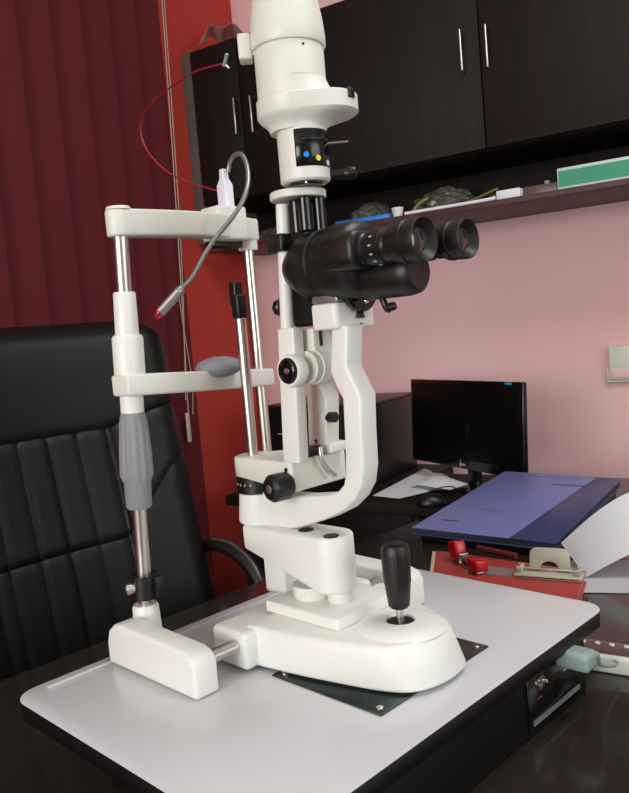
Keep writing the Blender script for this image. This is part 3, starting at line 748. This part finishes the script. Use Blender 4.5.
tag(obj('white_cup', lathe([(0, 0), (0, .012), (.026, .017), (.026, .0155), (.002, .011), (.002, 0)], (sx(396), 1.485, SZ+.0005), n=28), paper, room=True), 'small white paper cup beside the blue tray', 'cup')
rx0, rx1 = sx(405), sx(496)
tag(obj('rolled_paper', tube([(rx0, 1.474, SZ+.0055), (rx1-.03, 1.474, SZ+.006), (rx1, 1.476, SZ+.009)], .005, 10), paper, room=True), 'long thin roll of white paper along the shelf front', 'paper')
tag(obj('brown_stick', tube([(sx(440), 1.53, SZ+.004), (sx(470), 1.51, SZ+.018), (sx(496), 1.50, SZ+.034)], .0035, 8), olive, room=True), 'thin brown stick leaning against the white carton', 'stick')
blob('cloth_bundle', -.70, 1.62, SZ+.0005, .10, .06, .028, mat('brown_cloth', (84, 62, 50), .9, bump=.6), 'crumpled brown cloth bundle at the left of the shelf', 'cloth', 12)
tag(obj('small_cap', lathe([(0, 0), (0, .007), (.012, .007), (.012, 0)], (sx(542), 1.54, SZ+.0266), n=20), lightgr, room=True), 'tiny grey cap on top of the brown box', 'cap')
# polythene sheet lying on top of the cupboard
def film(u, v):
    x = -.845+.26*u; y = 1.49+.16*v
    return (x, y, 2.0775+.055*abs(math.sin(3.2*u+.7+v))**1.5+.02*math.sin(9*u+4*v)**2)
tag(obj('plastic_sheet', sheet(film, 30, 12, .001), mat('milky_film', (205, 190, 180), .3, trans=.4, alpha=.75), room=True), 'crumpled milky plastic sheet on top of the wall cupboard', 'plastic sheet')

# wall switch box at the right edge
sb = rat((622, 362), y=1.74)
swb = thing('wall_socket', 'cream wall socket plate on the pink wall', 'socket', (sb.x+.02, 1.749, sb.z), room=True)
a0 = rat((607, 383), y=1.745); b0 = rat((612, 346), y=1.745)
obj('back_box', box(a0.x, a0.x+.12, 1.736, 1.7495, a0.z, a0.z+.040, .004), switchw, swb, room=True)
obj('plate', box(a0.x+.010, a0.x+.11, 1.730, 1.7495, a0.z+.010, b0.z, .003), switchw, swb, room=True)
obj('plate_recess', box(a0.x+.018, a0.x+.10, 1.7285, 1.7302, a0.z+.016, a0.z+.036, .001), pink, swb, room=True)

# ================================================================== ON THE DESK, BACK
bb = thing('equipment_case', 'large black box with brown top left of the monitor', 'box', (-.48, 1.55, DZ), room=True)
obj('case_body', box(-.655, -.30, 1.40, 1.665, DZ+.0005, .985, .004), blackp, bb, room=True)
obj('case_lid', box(-.657, -.298, 1.398, 1.667, .9852, .992, .002), wallbrown, bb, room=True)
obj('vent_label', box(-.62, -.57, 1.3985, 1.3998, .905, .909), lightgr, bb, room=True)
# monitor
m0 = Vector((-.305+.02, 1.30, 0))
sy_ = 1.37
BLm, BRm, TLm, TRm = rat((411, 457), y=1.52), rat((522, 479), y=1.28), rat((413, 378), y=1.52), rat((529, 384), y=1.28)
mo = thing('monitor', 'black flat-screen monitor standing switched off on the desk', 'monitor', (rat((474, 500), y=sy_).x, sy_, DZ), room=True)
mw = (BRm-BLm).xy.length; mh = ((TLm-BLm).length+(TRm-BRm).length)/2
mc = (BLm+BRm+TLm+TRm)/4
yaw = math.atan2((BRm-BLm).y, (BRm-BLm).x)
MT = Matrix.Translation(mc) @ Matrix.Rotation(yaw, 4, 'Z') @ Matrix.Rotation(math.radians(-3), 4, 'X')
def mbox(x0, x1, y0, y1, z0, z1, b=.002): return box(x0, x1, y0, y1, z0, z1, b, 2, rot=MT)
bez = obj('bezel', mbox(-mw/2, mw/2, -.004, .010, -mh/2-.003, mh/2, .003), blackg, mo, room=True)
obj('screen', mbox(-mw/2+.011, mw/2-.011, -.0050, -.0035, -mh/2+.022, mh/2-.010, .0005), screenm, mo, room=True)
obj('back_cover', mbox(-mw/2+.04, mw/2-.05, .009, .035, -mh/2+.04, mh/2-.04, .008), blackp, mo, room=True)
obj('sticker', mbox(mw/2-.060, mw/2-.036, -.0045, -.004, mh/2-.0065, mh/2-.0015, 0), stickb, bez, room=True)
obj('logo_mark', mbox(-.014, .010, -.0046, -.004, -mh/2+.006, -mh/2+.0105, 0), lightgr, bez, room=True)
obj('logo_mark', mbox(-.0075, -.006, -.0056, -.005, -mh/2-.0005, -mh/2+.022, 0), lightgr, bez, room=True)
mp = mo.location; mr = RI @ Vector(mp)
obj('stand_neck', box(mr.x-.016, mr.x+.016, mr.y+.01, mr.y+.03, DZ+.008, mc.z, .003), blackg, mo, room=True)
obj('stand_base', lathe([(0, 0), (0, .05), (.004, .048), (.009, .025), (.009, 0)], (mr.x, mr.y+.02, DZ+.0005), n=48), blackg, mo, room=True)
# papers left of the monitor
def psheet(cs, zf, m, name, label, n=10, th=.0006):
    A_, B_, C_, D_ = [Vector(c) for c in cs]
    def f(u, v):
        p = (A_*(1-u)+B_*u)*(1-v)+(D_*(1-u)+C_*u)*v
        return (p.x, p.y, p.z+zf(u, v))
    return tag(obj(name, sheet(f, n, n, th), m), label, 'paper')
cs = [at((373, 496), z=DZ+.002), at((399, 499), z=DZ+.002), at((458, 485), z=DZ+.002), at((424, 469), z=DZ+.002)]
psheet(cs, lambda u, v: .0008+.012*abs(math.sin(4*u+2*v))*u*(1-u)*4*v, paper, 'loose_papers', 'pale creased sheets of paper beside the monitor stand')
cs = [at((412, 484), z=DZ+.016), at((450, 490), z=DZ+.016), at((468, 484), z=DZ+.016), at((436, 474), z=DZ+.016)]
psheet(cs, lambda u, v: .014*math.sin(PI*u)*math.sin(PI*v), paper, 'crumpled_paper', 'small crumpled white paper lying on the pale creased sheets')
# mouse
mpz = at((431, 502), z=DZ+.01)
ms = thing('computer_mouse', 'black computer mouse between the monitor and blue folder', 'mouse', (mpz.x, mpz.y, DZ))
bm = BM(); bmesh.ops.create_uvsphere(bm, u_segments=32, v_segments=16, radius=1)
for v in bm.verts:
    if v.co.z < -.35: v.co.z = -.35
bm.transform(Matrix.Translation((mpz.x, mpz.y, DZ+.0083)) @ Matrix.Rotation(.6, 4, 'Z') @ Matrix.Diagonal((.036, .024, .022, 1)))
obj('mouse_body', finish(bm, smooth=60), blackp, ms)
obj('scroll_wheel', cyl((mpz.x+.016, mpz.y+.008, DZ+.024), (mpz.x+.012, mpz.y+.014, DZ+.024), .005), dkmetal, ms)
obj('mouse_cable', tube([(mpz.x-.03, mpz.y-.01, DZ+.012), (mpz.x-.045, mpz.y+.02, DZ+.010), (mpz.x-.04, mpz.y+.06, DZ+.022), (mpz.x-.015, mpz.y+.10, DZ+.026), (mpz.x-.01, mpz.y+.13, DZ+.012)], .0015, 8), blackp, ms)
# blue folder on a thin black ledger
F = [rat((412, 527), z=DZ+.03), rat((556, 543), z=DZ+.03), rat((622, 478), z=DZ+.075), rat((505, 471), z=DZ+.075)]
A_, B_, C_, D_ = F
ld = thing('ledger', 'black bound ledger underneath the blue folder', 'book', (.15, 1.0, DZ), room=True)
def quad(P, z0, z1, m, name, par, bev=.001):
    bm = BM(); lo = [bm.verts.new((p.x, p.y, z0(p) if callable(z0) else z0)) for p in P]; hi = [bm.verts.new((p.x, p.y, z1(p) if callable(z1) else z1)) for p in P]
    bm.faces.new(lo[::-1]); bm.faces.new(hi)
    for i in range(4): bm.faces.new((lo[i], lo[(i+1) % 4], hi[(i+1) % 4], hi[i]))
    return obj(name, finish(bm, bev, 2), m, par, room=True)
def inner(P, f):
    c = sum((p for p in P), Vector())/4; return [c+(p-c)*f for p in P]
FI = inner(F, .93)
fz = lambda p: A_.z+(C_.z-A_.z)*max(0, min(1.2, (p.y-A_.y)/(C_.y-A_.y)))
# plane through A,B,D of the folder
nrm_ = (B_-A_).cross(D_-A_).normalized()
plz = lambda p: A_.z-(nrm_.x*(p.x-A_.x)+nrm_.y*(p.y-A_.y))/nrm_.z
quad(FI, DZ+.0006, lambda p: plz(p)-.0160, blackp, 'ledger_cover', ld)
fo = thing('ring_binder', 'large blue card folder with navy spine on the desk', 'folder', (.15, 1.0, DZ+.02), room=True)
t = .66
S0, S1 = A_+(B_-A_)*.70, D_+(C_-D_)*.80
quad([A_, S0, S1, D_], lambda p: plz(p)-.0025, plz, bluef, 'cover', fo)
quad([S0, B_, C_, S1], lambda p: plz(p)-.0030, lambda p: plz(p)-.0002, bluesp, 'spine', fo)
FP2 = inner(F, .975)
quad(FP2, lambda p: plz(p)-.0130, lambda p: plz(p)-.0032, mat('page_edges', (60, 70, 84), .8), 'pages', fo)
quad([A_, B_, C_, D_], lambda p: plz(p)-.0155, lambda p: plz(p)-.0132, bluesp, 'back_cover', fo)
for u, v, w_, m_ in ((.16, .13, .035, bluesp), (.62, .80, .07, bluesp), (.30, .93, .12, bluesp), (.34, .33, .05, bluesp)):
    p = A_+(B_-A_)*u*.8+(D_-A_)*v; q = p+(B_-A_).normalized()*w_; n_ = (D_-A_).normalized()*(.006 if u in (.16, .62) else .0015)
    quad([p, q, q+n_, p+n_], lambda s: plz(s)+.0001, lambda s: plz(s)+.0003, m_, 'cover_mark', fo, 0)
# white curled sheet on the right
def curl(u, v):
    b0 = rat((555+45*v*0, 545), z=DZ+.03); 
    l0 = rat((561, 543), z=DZ+.03); l1 = rat((586, 577), z=DZ+.004)
    base = l0+(l1-l0)*v
    x = base.x+.20*u; y = base.y+.04*u
    z = base.z+.100*math.sin(min(1, u*1.25)*PI/2)*(1-.35*v)
    return (x, y, z)
tag(obj('curled_sheet', sheet(curl, 24, 12, .0008), paper, room=True), 'big curled white sheet of paper at the right desk edge', 'paper')
def flat(u, v):
    l0 = rat((566, 578), z=DZ+.003); p = l0+Vector((.24*u, -.07*v-.0+.03*u, 0)); return (p.x, p.y, DZ+.0015)
l0 = rat((583, 592), z=DZ+.002); l1 = rat((560, 560), z=DZ+.002)
def flat(u, v):
    p = l0+(l1-l0)*v; return (p.x+.24*u, p.y+.065*u, DZ+.0008)
tag(obj('flat_sheet', sheet(flat, 4, 4, .0008), paper2, room=True), 'flat grey-white sheet lying under the curled sheet', 'paper')
# red book under stapler and punch
RZ = DZ+.020
R = [rat((440, 585), z=RZ), rat((584, 598), z=RZ), rat((572, 560), z=RZ), rat((436, 548), z=RZ)]
R = [rat((449, 572), z=RZ), rat((583, 600), z=RZ), rat((566, 552), z=RZ), rat((437, 548), z=RZ)]
R = [Vector((.158, .690, RZ)), Vector((.403, .638, RZ)), Vector((.388, .765, RZ)), Vector((.115, .808, RZ))]
rb = thing('red_book', 'red hardcover book under the stapler and the hole punch', 'book', R[0]*.5+R[2]*.5-Vector((0, 0, .02)), room=True)
quad(R, RZ-.0025, RZ, redb, 'front_cover', rb)
quad(R, DZ+.0006, DZ+.003, redb, 'back_cover', rb)
RP = inner(R, .965); RP[0] = R[0]+Vector((-.008, .004, 0)); RP[3] = R[3]+Vector((-.009, .002, 0))
quad(RP, DZ+.0032, RZ-.0027, mat('cream_pages', (205, 190, 160), .8), 'pages', rb)
# stapler
sa = at((458, 553), z=RZ+.016); sbp = at((478, 566), z=RZ+.012)
sp = thing('stapler', 'small red stapler with steel jaw on the red book', 'stapler', (sa.x, sa.y, RZ))
u_ = (Vector((sbp.x, sbp.y, 0))-Vector((sa.x, sa.y, 0))); L_ = u_.length; ang = math.atan2(u_.y, u_.x)
ST = Matrix.Translation((sa.x, sa.y, RZ)) @ Matrix.Rotation(ang, 4, 'Z')
def sbox(x0, x1, y0, y1, z0, z1, b=.0012, r=None):
    return box(x0, x1, y0, y1, z0, z1, b, 2, rot=ST @ (r or Matrix.Identity(4)))
obj('stapler_base', sbox(-.008, L_+.008, -.008, .008, .0004, .004), chrome, sp)
obj('head', sbox(-.012, .018, -.010, .010, .008, .036, .003, Matrix.Rotation(-.25, 4, 'Y')), redp, sp)
obj('rear_grip', sbox(L_-.018, L_+.014, -.012, .012, .0045, .024, .003), redp, sp)
obj('staple_track', sbox(.010, L_-.006, -.004, .004, .0045, .010, .001), blackp, sp)
obj('steel_jaw', sbox(.012, .016, -.0085, .0085, .004, .026, .001, Matrix.Rotation(.3, 4, 'Y')), chrome, sp)
# glue stick / dark pen lying behind the stapler
tag(obj('dark_pen', tube([at((478, 548), z=RZ+.007), at((516, 556), z=RZ+.007)], .0055, 12, sm=False), mat('maroon_plastic', (96, 40, 42), .35)), 'thick maroon pen lying behind the stapler', 'pen')
# clear ruler
rl = [at((464, 572), z=RZ+.001), at((512, 577), z=RZ+.001), at((514, 570), z=RZ+.001), at((482, 566), z=RZ+.001)]
bm = BM(); lo = [bm.verts.new((p.x, p.y, RZ+.0005)) for p in rl]; hi = [bm.verts.new((p.x, p.y, RZ+.0025)) for p in rl]
bm.faces.new(lo[::-1]); bm.faces.new(hi)
for i in range(4): bm.faces.new((lo[i], lo[(i+1) % 4], hi[(i+1) % 4], hi[i]))
tag(obj('clear_ruler', finish(bm), clear), 'clear plastic ruler end between stapler and hole punch', 'ruler')
# hole punch
p0 = at((514, 575), z=RZ+.004); p1 = at((582, 580), z=RZ+.004)
hp = thing('hole_punch', 'beige metal two-hole punch with arched handle on the red book', 'hole punch', ((p0.x+p1.x)/2, (p0.y+p1.y)/2, RZ))
uu = Vector((p1.x-p0.x, p1.y-p0.y, 0)); LL = uu.length; ang = math.atan2(uu.y, uu.x)
HT = Matrix.Translation((p0.x, p0.y, RZ)) @ Matrix.Rotation(ang, 4, 'Z')
def hbox(x0, x1, y0, y1, z0, z1, b=.001): return box(x0, x1, y0, y1, z0, z1, b, 2, rot=HT)
obj('punch_base', hbox(0, LL, -.004, .030, .0004, .007, .0015), beige, hp)
obj('guide_slot', hbox(.004, LL-.004, -.0046, -.0038, .0035, .0045, 0), dkmetal, hp)
for f_ in (.0, .86):
    b_ = obj('punch_block', hbox(LL*f_+.003, LL*f_+.012, .002, .024, .007, .017, .001), beige, hp)
    obj('punch_pin', (lambda q: (q.transform(HT), q)[1])(cyl((LL*f_+.0075, .008, .017), (LL*f_+.0075, .008, .022), .0022)), chrome, b_)
ho = rrect(LL*.22, LL*.76, .008, .034, .010)
hd_o = [(LL*.20, .006), (LL*.80, .006)] + arc(LL*.80-.014, .034-.012, .012, 0, 90, 8) + arc(LL*.20+.014, .034-.012, .012, 90, 180, 8)
hin = arc(LL*.5, .010, .013, 180, 0, 14)
bmh = prism([(LL*.20, .007)] + [(LL*.5+(p[0]-LL*.5)*1.15, p[1]) for p in hin] + [(LL*.80, .007)] + arc(LL*.80-.012, .044-.012, .012, 0, 90, 8) + arc(LL*.20+.012, .044-.012, .012, 90, 180, 8), 'y', -.002, .002, .0008)
bmh.transform(HT @ Matrix.Translation((0, .018, 0)) @ Matrix.Rotation(math.radians(-14), 4, 'X'))
obj('handle', bmh, beige, hp)
obj('hinge_bar', (lambda q: (q.transform(HT), q)[1])(cyl((.004, .018, .011), (LL-.004, .018, .011), .002)), chrome, hp)

# power strip and plug at the right
q0 = at((562, 650), z=DZ+.022); q1 = at((624, 659), z=DZ+.022)
ps = thing('power_strip', 'white extension power strip with brown top right of the table', 'power strip', (q0.x, q0.y, DZ))
uu = Vector((q1.x-q0.x, q1.y-q0.y, 0)).normalized(); ang = math.atan2(uu.y, uu.x)
PT = Matrix.Translation((q0.x, q0.y, DZ)) @ Matrix.Rotation(ang, 4, 'Z')
def pb(x0, x1, y0, y1, z0, z1, b=.002): return box(x0, x1, y0, y1, z0, z1, b, 3, rot=PT)
obj('strip_body', pb(-.012, .20, -.0, .046, .0005, .022, .004), switchw, ps)
obj('top_panel', pb(.004, .19, .006, .040, .022, .0232, .0006), brown, ps)
for k in range(4):
    obj('indicator', (lambda q: (q.transform(PT), q)[1])(lathe([(0, 0), (0, .0035), (.0012, .003), (.0012, 0)], (.018+.017*k, .032, .0232), n=16)), switchw, ps)
pc_ = at((577, 662), z=DZ+.028)
pg = thing('power_plug', 'grey-green mains plug in the side of the black table box', 'plug', (pc_.x, pc_.y, DZ))
P1 = at((587, 667), x=.402)
P0 = Vector((.3655, P1.y+.012, P1.z+.001))
obj('plug_body', box(.3655, .403, P0.y-.0125, P0.y+.0125, P0.z-.010, P0.z+.010, .005, 4), plugm, pg)
obj('plug_cord', tube([P0+Vector((.022, .008, 0)), P0+Vector((.028, .022, -.004)), P0+Vector((.02, .045, -.012)), P0+Vector((.012, .07, -.035)), P0+Vector((.010, .11, -.0515))], .003, 10), mat('grey_cord', (150, 160, 158), .5), pg)
